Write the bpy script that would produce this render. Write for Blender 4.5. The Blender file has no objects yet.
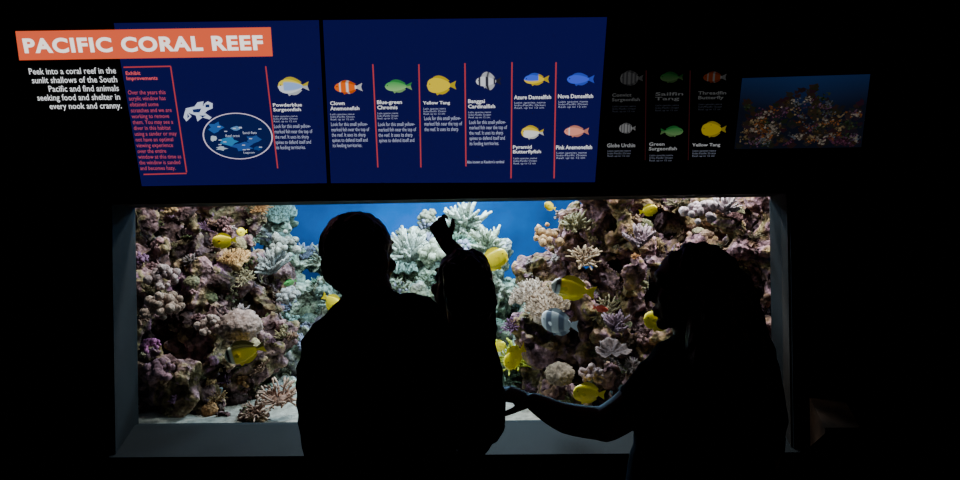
import bpy, bmesh, math, random
import numpy as np
from mathutils import Vector, Matrix, noise, Euler
from mathutils.bvhtree import BVHTree
random.seed(11); np.random.seed(11)
sc = bpy.context.scene
# ------------------------------------------------------------------ camera
F = 922.0
CAM = Vector((0, -3.6, 1.69))
MR = Matrix.Rotation(math.radians(2.0), 3, 'Z') @ Matrix.Rotation(math.radians(90), 3, 'X') @ Matrix.Rotation(math.radians(-0.9), 3, 'Z')
cd = bpy.data.cameras.new("camera"); cam = bpy.data.objects.new("camera", cd)
sc.collection.objects.link(cam); sc.camera = cam
cd.sensor_width = 36; cd.lens = F / 960 * 36; cd.clip_start = 0.05
cam.matrix_world = Matrix.Translation(CAM) @ MR.to_4x4()

def ray(px, py):
    return MR @ Vector(((px - 480) / F, (240 - py) / F, -1.0))
def W(px, py, y):
    """world point at depth plane y"""
    d = ray(px, py); t = (y - CAM.y) / d.y
    return CAM + d * t
def S(y):
    return (y - CAM.y) / F          # metres per survey unit at that depth

# ------------------------------------------------------------------ materials
def mat(name, col, rough=0.6, spec=0.3, emis=None, es=0.0, bump=None, var=None):
    m = bpy.data.materials.new(name); m.use_nodes = True
    nt = m.node_tree; b = nt.nodes["Principled BSDF"]
    b.inputs["Base Color"].default_value = (*col, 1); b.inputs["Roughness"].default_value = rough
    b.inputs["Specular IOR Level"].default_value = spec
    tc = nt.nodes.new("ShaderNodeTexCoord")
    if bump:
        n = nt.nodes.new("ShaderNodeTexNoise"); n.inputs["Scale"].default_value = bump[0]; n.inputs["Detail"].default_value = 4
        nt.links.new(tc.outputs["Object"], n.inputs["Vector"])
        bn = nt.nodes.new("ShaderNodeBump"); bn.inputs["Strength"].default_value = bump[1]; bn.inputs["Distance"].default_value = bump[2]
        nt.links.new(n.outputs["Fac"], bn.inputs["Height"]); nt.links.new(bn.outputs["Normal"], b.inputs["Normal"])
    if var:
        n = nt.nodes.new("ShaderNodeTexNoise"); n.inputs["Scale"].default_value = var[0]; n.inputs["Detail"].default_value = 5
        nt.links.new(tc.outputs["Object"], n.inputs["Vector"])
        r = nt.nodes.new("ShaderNodeValToRGB")
        r.color_ramp.elements[0].position = .35; r.color_ramp.elements[1].position = .65
        r.color_ramp.elements[0].color = (*[c * (1 - var[1]) for c in col], 1)
        r.color_ramp.elements[1].color = (*[min(1, c * (1 + var[1])) for c in col], 1)
        nt.links.new(n.outputs["Fac"], r.inputs["Fac"]); nt.links.new(r.outputs["Color"], b.inputs["Base Color"])
    return m

def attr_mat(name, rough=.5, emission=None, bump=None, spec=.3):
    m = bpy.data.materials.new(name); m.use_nodes = True
    nt = m.node_tree; b = nt.nodes["Principled BSDF"]
    a = nt.nodes.new("ShaderNodeAttribute"); a.attribute_name = "Col"
    b.inputs["Roughness"].default_value = rough; b.inputs["Specular IOR Level"].default_value = spec
    if emission is not None:
        b.inputs["Base Color"].default_value = (.01, .01, .01, 1)
        nt.links.new(a.outputs["Color"], b.inputs["Emission Color"]); b.inputs["Emission Strength"].default_value = emission
    elif bump:
        tc = nt.nodes.new("ShaderNodeTexCoord")
        n = nt.nodes.new("ShaderNodeTexNoise"); n.inputs["Scale"].default_value = bump[0]; n.inputs["Detail"].default_value = 5
        nt.links.new(tc.outputs["Object"], n.inputs["Vector"])
        bn = nt.nodes.new("ShaderNodeBump"); bn.inputs["Strength"].default_value = bump[1]; bn.inputs["Distance"].default_value = bump[2]
        nt.links.new(n.outputs["Fac"], bn.inputs["Height"]); nt.links.new(bn.outputs["Normal"], b.inputs["Normal"])
        mr = nt.nodes.new("ShaderNodeMapRange"); mr.inputs["From Min"].default_value = .3; mr.inputs["From Max"].default_value = .7
        mr.inputs["To Min"].default_value = .3; mr.inputs["To Max"].default_value = 1.25
        nt.links.new(n.outputs["Fac"], mr.inputs["Value"])
        vm = nt.nodes.new("ShaderNodeVectorMath"); vm.operation = 'SCALE'
        nt.links.new(a.outputs["Color"], vm.inputs[0]); nt.links.new(mr.outputs["Result"], vm.inputs["Scale"])
        nt.links.new(vm.outputs["Vector"], b.inputs["Base Color"])
    else:
        nt.links.new(a.outputs["Color"], b.inputs["Base Color"])
    return m

M_wall = mat("wall_paint_black", (.013, .010, .009), .8, .1, bump=(40, .2, .003), var=(2, .2))
M_ceil = mat("ceiling_paint", (.01, .01, .01), .9, .1, var=(2, .2))
M_floor = mat("floor_carpet", (.02, .018, .02), .95, .05, bump=(200, .5, .004), var=(6, .3))
M_frame = mat("frame_grey_paint", (.0095, .011, .013), .7, .05, bump=(60, .1, .001), var=(4, .15))
M_cab = mat("sign_cabinet_black", (.008, .008, .009), .6, .2, var=(3, .2))
M_tank = mat("tank_blue_liner", (.012, .07, .20), .9, .05, var=(1.3, .6))
M_tankdark = mat("tank_side_liner", (.02, .05, .10), .9, .05, var=(2, .3))
M_sand = mat("sand", (.30, .25, .21), .95, .1, bump=(120, .6, .01), var=(25, .35))

# ------------------------------------------------------------------ mesh helpers
def link(o, parent=None):
    sc.collection.objects.link(o)
    if parent is not None: o.parent = parent
    return o
def mk(name, V, Fc, mats, parent=None, smooth=False, cols=None, mi=None):
    me = bpy.data.meshes.new(name)
    me.from_pydata([tuple(v) for v in V] if not isinstance(V, np.ndarray) else V.tolist(), [], Fc)
    if not isinstance(mats, (list, tuple)): mats = [mats]
    for m in mats: me.materials.append(m)
    if smooth: me.polygons.foreach_set("use_smooth", [True] * len(me.polygons))
    if mi is not None: me.polygons.foreach_set("material_index", mi)
    if cols is not None:
        a = me.color_attributes.new("Col", 'FLOAT_COLOR', 'POINT')
        c = np.ones((len(me.vertices), 4), dtype=np.float32); c[:, :3] = np.array(cols, dtype=np.float32)[:, :3]
        a.data.foreach_set("color", c.ravel())
    me.update()
    return link(bpy.data.objects.new(name, me), parent)
def boxvf(x0, x1, y0, y1, z0, z1):
    V = [(x0, y0, z0), (x1, y0, z0), (x1, y1, z0), (x0, y1, z0), (x0, y0, z1), (x1, y0, z1), (x1, y1, z1), (x0, y1, z1)]
    return V, [(3, 2, 1, 0), (4, 5, 6, 7), (0, 1, 5, 4), (1, 2, 6, 5), (2, 3, 7, 6), (3, 0, 4, 7)]
def box(name, b, m, parent=None):
    V, Fc = boxvf(*b); return mk(name, V, Fc, m, parent)
def boxes(name, bs, m, parent=None, bevel=0):
    V = []; Fc = []
    for b in bs:
        v, f = boxvf(*b); o = len(V); V += v; Fc += [tuple(i + o for i in q) for q in f]
    ob = mk(name, V, Fc, m, parent)
    if bevel:
        md = ob.modifiers.new("bevel", 'BEVEL'); md.width = bevel; md.segments = 2
    return ob
def empty(name): return link(bpy.data.objects.new(name, None))

# ------------------------------------------------------------------ room shell
YG = 0.18
xl = (W(133, 209, YG).x + W(135, 424, YG).x) / 2
xr = (W(770, 195, YG).x + W(776, 418, YG).x) / 2
zt = (W(133, 209, YG).z + W(770, 195, YG).z) / 2
zb = W(135, 425, YG).z
RX0, RX1, RY0, CZ = -4.2, 4.2, -6.5, 3.2
fz = zb - 0.12
boxes("wall_aquarium", [(RX0, xl - .01, 0, .22, 0, CZ), (xr + .01, RX1, 0, .22, 0, CZ),
                        (xl - .01, xr + .01, 0, .22, zt + .005, CZ), (xl - .01, xr + .01, 0, .22, 0, fz)], M_wall)
box("wall_left", (RX0 - .1, RX0, RY0, .22, 0, CZ), M_wall)
box("wall_right", (RX1, RX1 + .1, RY0, .22, 0, CZ), M_wall)
box("wall_rear", (RX0 - .1, RX1 + .1, RY0 - .1, RY0, 0, CZ), M_wall)
box("floor", (RX0 - .1, RX1 + .1, RY0 - .1, 3.0, -.1, 0), M_floor)
box("ceiling", (RX0 - .1, RX1 + .1, RY0 - .1, 3.0, CZ, CZ + .1), M_ceil)
boxes("baseboard_aquarium", [(RX0, RX1, -.018, 0, 0, .12)], M_cab, bevel=.004)

fr = empty("window_1")
o = .022
V = []; Fc = []
def addprism(pts_a, pts_b):
    n = len(pts_a); b = len(V)
    V.extend(pts_a); V.extend(pts_b)
    Fc.append(tuple(b + i for i in range(n))[::-1]); Fc.append(tuple(b + n + i for i in range(n)))
    for i in range(n):
        j = (i + 1) % n; Fc.append((b + i, b + j, b + n + j, b + n + i))
for sx, xx, e in ((-1, xl, .002), (1, xr, .018)):
    a = [(xx, YG + .03, 0), (xx + sx * e, -.012, 0), (xx + sx * (e + o), -.012, 0), (xx + sx * (e + o), YG + .03, 0)]
    addprism([(p[0], p[1], fz) for p in a], [(p[0], p[1], zt + .03) for p in a])
a = [(YG + .03, zt), (-.012, zt + .012), (-.012, zt + .035), (YG + .03, zt + .035)]
addprism([(xl - .02, p[0], p[1]) for p in a], [(xr + .03, p[0], p[1]) for p in a])
a = [(YG + .03, zb), (YG - .01, zb), (-.03, zb - .085), (-.03, zb - .13), (YG + .03, zb - .13)]
addprism([(xl - .024, p[0], p[1]) for p in a], [(xr + .040, p[0], p[1]) for p in a])
mk("frame", V, Fc, M_frame, fr)
mg = bpy.data.materials.new("acrylic_clear"); mg.use_nodes = True; nt = mg.node_tree
for n in list(nt.nodes): nt.nodes.remove(n)
out = nt.nodes.new("ShaderNodeOutputMaterial"); mx = nt.nodes.new("ShaderNodeMixShader")
tr = nt.nodes.new("ShaderNodeBsdfTransparent"); gl = nt.nodes.new("ShaderNodeBsdfGlossy")
tr.inputs["Color"].default_value = (.95, .985, 1, 1); gl.inputs["Roughness"].default_value = .02
mx.inputs["Fac"].default_value = .025
nt.links.new(tr.outputs[0], mx.inputs[1]); nt.links.new(gl.outputs[0], mx.inputs[2]); nt.links.new(mx.outputs[0], out.inputs["Surface"])
box("acrylic_pane", (xl, xr, YG, YG + .020, zb, zt), mg, fr)

# ------------------------------------------------------------------ tank shell
tank = empty("aquarium_tank")
TX0, TX1, TY1, TZ1 = -2.3, 2.2, 2.7, 2.75
tf = zb - .12
box("stand", (TX0 + .02, TX1 - .02, .235, TY1 - .02, 0.0, tf - .02), M_tankdark, tank)
V = []; Fc = []
N = 48
for i in range(N + 1):
    a = math.pi * i / N
    x = (TX0 + TX1) / 2 - (TX1 - TX0) / 2 * math.copysign(abs(math.cos(a)) ** .45, math.cos(a))
    y = .225 + (TY1 - .225) * abs(math.sin(a)) ** .45
    V += [(x, y, tf - .1), (x, y, TZ1)]
Fc = [(2 * i, 2 * i + 1, 2 * i + 3, 2 * i + 2) for i in range(N)]
mk("liner", V, Fc, M_tank, tank, smooth=True)
box("lid", (TX0, TX1, .225, TY1, TZ1, TZ1 + .05), M_tankdark, tank)
mw = bpy.data.materials.new("sea_water"); mw.use_nodes = True; nt = mw.node_tree
for n in list(nt.nodes): nt.nodes.remove(n)
out = nt.nodes.new("ShaderNodeOutputMaterial"); va = nt.nodes.new("ShaderNodeVolumeAbsorption")
va.inputs["Color"].default_value = (.42, .84, .96, 1); va.inputs["Density"].default_value = .45
nt.links.new(va.outputs[0], out.inputs["Volume"])
box("water", (TX0 + .01, TX1 - .01, .226, TY1 - .01, tf - .01, 2.22), mw, tank)
nx, ny = 120, 60
V = []; Fc = []
for j in range(ny + 1):
    for i in range(nx + 1):
        x = TX0 + .15 + (TX1 - TX0 - .3) * i / nx; y = .23 + (TY1 - .5) * j / ny
        z = zb - .04 + .10 * (j / ny) ** .8 + .03 * noise.noise(Vector((x * 3, y * 3, 0))) + .01 * noise.noise(Vector((x * 14, y * 14, 3)))
        V.append((x, y, z))
for j in range(ny):
    for i in range(nx):
        a = j * (nx + 1) + i; Fc.append((a, a + 1, a + nx + 2, a + nx + 1))
mk("sand_bed", V, Fc, M_sand, tank, smooth=True)

# ------------------------------------------------------------------ reef rock
reef = empty("coral_reef")
def rock_material(name, stops, seed, bright=1.0):
    m = bpy.data.materials.new(name); m.use_nodes = True; nt = m.node_tree; b = nt.nodes["Principled BSDF"]
    b.inputs["Roughness"].default_value = .9; b.inputs["Specular IOR Level"].default_value = .1
    tc = nt.nodes.new("ShaderNodeTexCoord"); mp = nt.nodes.new("ShaderNodeMapping"); mp.inputs["Location"].default_value = (seed, seed * .7, 0)
    nt.links.new(tc.outputs["Object"], mp.inputs["Vector"])
    def nz(s, d, dist=0):
        n = nt.nodes.new("ShaderNodeTexNoise"); n.inputs["Scale"].default_value = s; n.inputs["Detail"].default_value = d
        n.inputs["Distortion"].default_value = dist; nt.links.new(mp.outputs[0], n.inputs["Vector"]); return n
    n1 = nz(6, 6, .8); r = nt.nodes.new("ShaderNodeValToRGB"); cr = r.color_ramp
    while len(cr.elements) < len(stops): cr.elements.new(.5)
    for e, (p, c) in zip(cr.elements, stops): e.position = p; e.color = (*[x * bright for x in c], 1)
    nt.links.new(n1.outputs["Fac"], r.inputs["Fac"])
    n2 = nz(40, 6); mr = nt.nodes.new("ShaderNodeMapRange")
    mr.inputs["From Min"].default_value = .32; mr.inputs["From Max"].default_value = .7; mr.inputs["To Min"].default_value = .35; mr.inputs["To Max"].default_value = 1.45
    nt.links.new(n2.outputs["Fac"], mr.inputs["Value"])
    ge = nt.nodes.new("ShaderNodeNewGeometry"); mr2 = nt.nodes.new("ShaderNodeMapRange")  # crevice shade and edge highlights put into the colour by pointiness
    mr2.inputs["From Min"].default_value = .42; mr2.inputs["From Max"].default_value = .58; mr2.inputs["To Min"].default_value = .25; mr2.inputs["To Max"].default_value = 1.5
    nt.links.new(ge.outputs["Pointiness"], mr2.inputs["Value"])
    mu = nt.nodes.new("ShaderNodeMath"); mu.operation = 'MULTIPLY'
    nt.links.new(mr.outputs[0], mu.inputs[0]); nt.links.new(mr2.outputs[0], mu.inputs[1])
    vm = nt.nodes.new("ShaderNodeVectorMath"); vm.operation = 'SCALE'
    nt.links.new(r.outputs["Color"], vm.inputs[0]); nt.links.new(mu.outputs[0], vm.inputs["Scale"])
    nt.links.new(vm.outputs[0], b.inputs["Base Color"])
    vo = nt.nodes.new("ShaderNodeTexVoronoi"); vo.inputs["Scale"].default_value = 55; nt.links.new(mp.outputs[0], vo.inputs["Vector"])
    ad = nt.nodes.new("ShaderNodeMath"); ad.operation = 'ADD'
    nt.links.new(vo.outputs["Distance"], ad.inputs[0]); nt.links.new(n2.outputs["Fac"], ad.inputs[1])
    bn = nt.nodes.new("ShaderNodeBump"); bn.inputs["Strength"].default_value = .8; bn.inputs["Distance"].default_value = .012
    nt.links.new(ad.outputs[0], bn.inputs["Height"]); nt.links.new(bn.outputs[0], b.inputs["Normal"])
    return m
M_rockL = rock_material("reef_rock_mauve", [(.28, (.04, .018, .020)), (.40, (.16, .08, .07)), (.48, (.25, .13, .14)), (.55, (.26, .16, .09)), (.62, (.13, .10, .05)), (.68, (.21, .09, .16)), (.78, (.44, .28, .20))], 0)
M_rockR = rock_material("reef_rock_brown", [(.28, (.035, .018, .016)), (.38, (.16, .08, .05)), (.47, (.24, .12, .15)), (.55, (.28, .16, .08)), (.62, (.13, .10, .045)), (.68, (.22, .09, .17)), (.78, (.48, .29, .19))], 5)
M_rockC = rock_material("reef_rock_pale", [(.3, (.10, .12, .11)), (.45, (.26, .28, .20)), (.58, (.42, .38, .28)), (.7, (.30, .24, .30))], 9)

def tex(kind, size, **k):
    t = bpy.data.textures.new("t", kind)
    if hasattr(t, "noise_scale"): t.noise_scale = size
    for a, b in k.items(): setattr(t, a, b)
    return t
T1 = tex('CLOUDS', .20, noise_depth=3); T2 = tex('VORONOI', .10); T3 = tex('CLOUDS', .045, noise_depth=3); T4 = tex('VORONOI', .035)
def evaluated_mesh(ob):
    dg = bpy.context.evaluated_depsgraph_get(); dg.update()
    return bpy.data.meshes.new_from_object(ob.evaluated_get(dg))
def rock(name, blobs, material, voxel=.010):
    bm = bmesh.new()
    for (c, r) in blobs:
        M = Matrix.Translation(c) @ Euler((random.random() * 3, random.random() * 3, random.random() * 3)).to_matrix().to_4x4() @ Matrix.Diagonal((r * random.uniform(.8, 1.25), r * random.uniform(.8, 1.2), r * random.uniform(.65, 1.0), 1))
        bmesh.ops.create_icosphere(bm, subdivisions=3, radius=1, matrix=M)
    me = bpy.data.meshes.new(name); bm.to_mesh(me); bm.free()
    ob = link(bpy.data.objects.new("tmp", me))
    md = ob.modifiers.new("r", 'REMESH'); md.mode = 'VOXEL'; md.voxel_size = voxel
    for t, s, mid in ((T1, .22, .5), (T2, -.07, .35), (T3, .035, .5), (T4, -.014, .4)):
        d = ob.modifiers.new("d", 'DISPLACE'); d.texture = t; d.strength = s; d.mid_level = mid; d.texture_coords = 'LOCAL'
    m2 = evaluated_mesh(ob); bpy.data.objects.remove(ob)
    n = len(m2.vertices); co = np.empty(n * 3, np.float32); m2.vertices.foreach_get("co", co); co = co.reshape(-1, 3)
    co[:, 1] = np.maximum(co[:, 1], .24 + .02 * (1 + np.sin(co[:, 0] * 40 + co[:, 2] * 30)))
    co[:, 0] = np.clip(co[:, 0], TX0 + .06, TX1 - .06); co[:, 2] = np.maximum(co[:, 2], tf)
    m2.vertices.foreach_set("co", co.ravel())
    m2.materials.clear(); m2.materials.append(material); m2.polygons.foreach_set("use_smooth", [True] * len(m2.polygons)); m2.update()
    return link(bpy.data.objects.new(name, m2), reef)

def rnd(a, b): return random.uniform(a, b)
blobsL = []
for py in range(200, 450, 26):
    t = (py - 200) / 240
    edge = [240, 250, 262, 275, 285, 290, 275, 262, 268, 262][min(9, (py - 200) // 26)]
    for px in range(85, edge, 27):
        y = .98 - .42 * t + .25 * max(0, (px - 180) / 110) + rnd(-.22, .2)
        blobsL.append((W(px + rnd(-10, 10), py + rnd(-9, 9), y), rnd(.07, .14)))
for px in range(120, 262, 17): blobsL.append((W(px, 424 + rnd(-4, 4), .42 + rnd(0, .15)), rnd(.05, .085)))
for py in range(180, 470, 50):
    for px in range(30, 240, 45):
        blobsL.append((W(px, py, 1.3), .22))
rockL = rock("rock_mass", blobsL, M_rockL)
blobsR = []
ed = {200: 610, 226: 575, 252: 560, 278: 550, 304: 555, 330: 550, 356: 560, 382: 535, 408: 525, 434: 520}
for py, e in ed.items():
    t = (py - 200) / 240
    for px in range(e, 830, 27):
        y = .98 - .42 * t + .22 * max(0, (620 - px) / 110) + rnd(-.22, .2)
        blobsR.append((W(px + rnd(-8, 8), py + rnd(-9, 9), y), rnd(.07, .14)))
for py in range(180, 470, 50):
    for px in range(630, 860, 45):
        blobsR.append((W(px, py, 1.3), .22))
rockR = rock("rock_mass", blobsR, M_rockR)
blobsC = []
for (px, py, y, r) in [(455, 245, 1.75, .19), (480, 262, 1.65, .17), (420, 268, 1.65, .19), (455, 295, 1.55, .24), (400, 250, 1.8, .14), (488, 305, 1.5, .18),
                       (400, 310, 1.5, .25), (440, 340, 1.4, .28), (345, 310, 1.5, .2), (330, 340, 1.4, .22), (480, 350, 1.3, .2), (330, 265, 1.8, .14), (380, 370, 1.3, .25),
                       (310, 300, 1.6, .14), (505, 375, 1.0, .10), (300, 360, 1.3, .18), (285, 260, 1.7, .16), (270, 235, 1.8, .14), (535, 345, 1.6, .2), (530, 395, 1.1, .12),
                       (290, 330, 1.5, .16), (285, 395, 1.1, .10), (515, 330, 1.7, .18)]:
    blobsC.append((W(px, py, y), r))
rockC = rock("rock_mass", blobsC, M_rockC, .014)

# ------------------------------------------------------------------ corals
def cone_tube(path, rads, seg=6):
    V = []; Fc = []
    for i, (p, r) in enumerate(zip(path, rads)):
        t = (path[min(i + 1, len(path) - 1)] - path[max(i - 1, 0)]).normalized()
        s = t.cross(Vector((.31, .87, .38))).normalized(); n = t.cross(s)
        for k in range(seg):
            a = 2 * math.pi * k / seg; V.append(p + s * math.cos(a) * r + n * math.sin(a) * r)
    for i in range(len(path) - 1):
        for k in range(seg):
            a = i * seg + k; b = i * seg + (k + 1) % seg; Fc.append((a, b, b + seg, a + seg))
    Fc.append(tuple(range((len(path) - 1) * seg, len(path) * seg)))
    return V, Fc
def merge(lst):
    V = []; Fc = []
    for v, f in lst:
        b = len(V); V += v; Fc += [tuple(i + b for i in q) for q in f]
    return V, Fc
def hemi():
    a = rnd(0, 6.28); e = math.asin(rnd(.15, 1)); return Vector((math.cos(a) * math.cos(e), math.sin(a) * math.cos(e), math.sin(e)))
def c_branch():
    L = []
    for _ in range(22):
        d = hemi(); l = rnd(.6, 1); p = [d * .1, d * l * .5 + Vector((0, 0, .05)), d * l + Vector((0, 0, .12))]
        L.append(cone_tube(p, [.12, .09, .035], 6))
        for _ in range(2):
            q = d * l * rnd(.4, .7); d2 = (d + hemi() * .9).normalized()
            L.append(cone_tube([q, q + d2 * .2, q + d2 * .36], [.07, .055, .025], 5))
    return merge(L)
def ico(sub, fn):
    bm = bmesh.new(); bmesh.ops.create_icosphere(bm, subdivisions=sub, radius=1)
    V = [fn(v.co.copy()) for v in bm.verts]; Fc = [tuple(v.index for v in f.verts) for f in bm.faces]; bm.free(); return V, Fc
def c_brain():
    o = Vector((rnd(0, 9), rnd(0, 9), 0))
    def f(c):
        k = 1 + .10 * math.sin(noise.noise(c * 2.2 + o) * 22) + .15 * noise.noise(c * 1.3 + o); c = c * k; c.z *= .7; return c * .7
    return ico(4, f)
def c_knob():
    L = []
    for _ in range(30):
        d = hemi(); r = rnd(.09, .22); p = d * rnd(.35, .75)
        L.append(ico(2, lambda c, p=p, r=r: p + c * r * (1 + .3 * noise.noise(c * 3 + p * 5))))
    return merge(L)
def c_plate():
    V = []; Fc = []; nr, na = 7, 36; ph = rnd(0, 6)
    for side in (0, 1):
        for i in range(nr + 1):
            r = i / nr
            for k in range(na):
                a = 2 * math.pi * k / na
                w = 1 + .16 * math.sin(3 * a + ph) + .09 * math.sin(7 * a)
                z = .15 + .32 * r ** 2 + .10 * r * math.sin(9 * a + ph) - side * .07
                if side: z = z * (.2 + .8 * r)
                V.append(Vector((math.cos(a) * r * w, math.sin(a) * r * w, z)))
        b = side * (nr + 1) * na
        for i in range(nr):
            for k in range(na):
                q = (b + i * na + k, b + (i + 1) * na + k, b + (i + 1) * na + (k + 1) % na, b + i * na + (k + 1) % na)
                Fc.append(q if not side else q[::-1])
    for k in range(na):
        a = nr * na + k; b2 = nr * na + (k + 1) % na; n = (nr + 1) * na; Fc.append((a, a + n, b2 + n, b2))
    return V, Fc
def c_anem(n=55):
    L = [ico(2, lambda c: Vector((c.x * .5, c.y * .5, c.z * .25 + .05)))]
    for _ in range(n):
        d = hemi(); q = Vector((d.x * .45, d.y * .45, .1)); l = rnd(.5, .85); bend = Vector((rnd(-.3, .3), rnd(-.3, .3), -.05))
        p = [q, q + d * l * .4, q + d * l * .75 + bend * .4, q + d * l + bend, q + d * (l + .07) + bend * 1.2]
        L.append(cone_tube(p, [.06, .05, .045, .06, .03], 6))
    return merge(L)
def c_leather():
    L = [cone_tube([Vector((0, 0, -.3)), Vector((0, 0, .1)), Vector((0, 0, .45))], [.3, .24, .4], 14)]
    v, f = c_plate(); v = [Vector((p.x * .9, p.y * .9, .45 + (.3 - p.z) * .8)) for p in v]; L.append((v, f))
    for _ in range(170):
        a = rnd(0, 6.28); r = math.sqrt(rnd(0, .8)); p = Vector((math.cos(a) * r, math.sin(a) * r, .66 - .25 * r * r))
        L.append(cone_tube([p, p + Vector((math.cos(a) * .07, math.sin(a) * .07, .14))], [.034, .022], 4))
    return merge(L)
LIB = {}
for nm, fn in (("staghorn_coral", c_branch), ("brain_coral", c_brain), ("knob_coral", c_knob), ("plate_coral", c_plate), ("sea_anemone", c_anem), ("leather_coral", c_leather)):
    LIB[nm] = [tuple((np.array([tuple(p) for p in v], dtype=np.float32), f)) for v, f in (fn() for _ in range(3))]
M_coral = attr_mat("coral_tissue", .8, bump=(75, .7, .010), spec=.15)
ACC = {k: [[], [], [], 0] for k in LIB}
def put(kind, loc, axis, size, col, tip=None):
    v, f = random.choice(LIB[kind])
    z = Vector(axis).normalized(); x = z.cross(Vector((rnd(-1, 1), rnd(-1, 1), rnd(-1, 1)))).normalized(); y = z.cross(x)
    R = np.array([[x[i], y[i], z[i]] for i in range(3)], dtype=np.float32)
    w = v @ R.T * size + np.array(tuple(loc), dtype=np.float32)
    w[:, 1] = np.maximum(w[:, 1], .23)
    A = ACC[kind]; b = A[3]
    A[0].append(w); A[1] += [tuple(i + b for i in q) for q in f]
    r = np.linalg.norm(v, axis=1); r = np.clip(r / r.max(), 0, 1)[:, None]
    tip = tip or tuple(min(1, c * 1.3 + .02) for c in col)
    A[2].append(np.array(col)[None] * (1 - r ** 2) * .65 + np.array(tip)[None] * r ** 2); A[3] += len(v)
PAL = [(.24, .11, .14), (.32, .15, .15), (.32, .18, .08), (.38, .27, .14), (.14, .13, .05), (.24, .10, .19), (.44, .19, .07), (.22, .11, .07), (.28, .20, .19), (.15, .06, .06), (.18, .15, .08), (.27, .15, .10), (.32, .24, .14)]
PALC = [(.28, .33, .27), (.36, .38, .25), (.40, .35, .24), (.30, .26, .34), (.22, .30, .20)]
def scatter(ob, n, pal, smin, smax):
    me = ob.data; N = len(me.vertices)
    co = np.empty(N * 3, np.float32); me.vertices.foreach_get("co", co); co = co.reshape(-1, 3)
    no = np.empty(N * 3, np.float32); me.vertices.foreach_get("normal", no); no = no.reshape(-1, 3)
    wgt = np.clip(-no[:, 1], 0, 1) * .8 + np.clip(no[:, 2], 0, 1)
    wgt[(co[:, 2] < zb - .1) | (co[:, 2] > 2.15) | (co[:, 0] < xl - .35) | (co[:, 0] > xr + .35) | (no[:, 2] < -.35)] = 0
    idx = np.random.choice(N, n, p=wgt / wgt.sum())
    for i in idx:
        k = random.choices(list(LIB), [3, 1.0, 5, .5, 1.2, .5])[0]
        c = random.choice(pal); s = rnd(smin, smax)
        k2 = rnd(.55, 1.25)
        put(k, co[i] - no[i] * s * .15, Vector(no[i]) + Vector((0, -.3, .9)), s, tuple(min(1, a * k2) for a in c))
scatter(rockL, 260, PAL, .018, .060)
scatter(rockR, 310, PAL, .018, .060)
scatter(rockC, 150, PALC, .05, .12)
def feat(kind, px, py, y, s, col, ax=(0, -.5, 1), tip=None): put(kind, W(px, py, y), ax, s, col, tip)
feat("leather_coral", 548, 312, .62, .115, (.38, .24, .17), (-.2, -.8, 1), (.70, .50, .38))
feat("leather_coral", 530, 298, .7, .09, (.36, .24, .18), (-.5, -.6, 1), (.66, .48, .38))
feat("sea_anemone", 512, 362, .9, .10, (.45, .42, .03), tip=(.8, .72, .08))
feat("sea_anemone", 280, 400, .45, .09, (.42, .20, .14), tip=(.75, .48, .36))
feat("sea_anemone", 256, 412, .4, .06, (.42, .20, .14), tip=(.75, .48, .36))
feat("staghorn_coral", 272, 272, .95, .13, (.30, .29, .29), (.1, -.5, 1), (.56, .54, .52))
feat("knob_coral", 287, 248, 1.0, .11, (.26, .26, .24), tip=(.5, .49, .44))
feat("knob_coral", 290, 300, .9, .10, (.28, .25, .25), tip=(.5, .46, .45))
feat("leather_coral", 236, 264, .55, .075, (.42, .20, .07), tip=(.68, .40, .18))
feat("brain_coral", 240, 326, .42, .13, (.25, .14, .12), (0, -.35, 1), (.44, .29, .24))
feat("knob_coral", 212, 330, .42, .09, (.3, .17, .14), (0, -.35, 1), (.5, .34, .28))
feat("knob_coral", 165, 312, .38, .12, (.26, .15, .12), tip=(.44, .30, .23))
feat("knob_coral", 165, 282, .5, .11, (.24, .13, .13), tip=(.42, .30, .28))
feat("knob_coral", 158, 375, .35, .11, (.22, .10, .13), tip=(.40, .20, .24))
feat("knob_coral", 150, 348, .35, .07, (.30, .07, .18), tip=(.5, .15, .32))
feat("knob_coral", 548, 240, .8, .10, (.46, .22, .09), tip=(.78, .46, .25))
feat("sea_anemone", 585, 262, .6, .075, (.36, .22, .14), tip=(.68, .46, .3))
feat("staghorn_coral", 575, 228, .8, .1, (.3, .24, .13), tip=(.6, .5, .3))
feat("staghorn_coral", 640, 245, .5, .10, (.24, .14, .18), tip=(.46, .32, .36))
feat("knob_coral", 700, 218, .45, .11, (.32, .22, .25), (0, -.5, 1), (.58, .45, .48))
feat("staghorn_coral", 725, 212, .45, .09, (.34, .25, .28), (0, -.5, 1), (.62, .52, .54))
feat("staghorn_coral", 615, 330, .42, .10, (.16, .08, .12), tip=(.32, .2, .25))
feat("plate_coral", 612, 354, .42, .07, (.14, .08, .08), tip=(.26, .17, .16))
feat("brain_coral", 560, 374, .5, .09, (.24, .15, .11), tip=(.40, .28, .2))
feat("knob_coral", 592, 378, .42, .08, (.34, .19, .19), tip=(.6, .38, .36))
feat("staghorn_coral", 462, 228, 1.35, .18, (.34, .40, .33), tip=(.80, .84, .72))
feat("staghorn_coral", 488, 250, 1.3, .15, (.34, .40, .28), tip=(.7, .72, .54))
feat("knob_coral", 440, 262, 1.2, .18, (.36, .40, .27), tip=(.68, .70, .52))
feat("staghorn_coral", 410, 258, 1.3, .17, (.36, .38, .33), tip=(.8, .82, .7))
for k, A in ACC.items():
    mk(k, np.concatenate(A[0]), A[1], M_coral, reef, smooth=True, cols=np.concatenate(A[2]))

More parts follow.
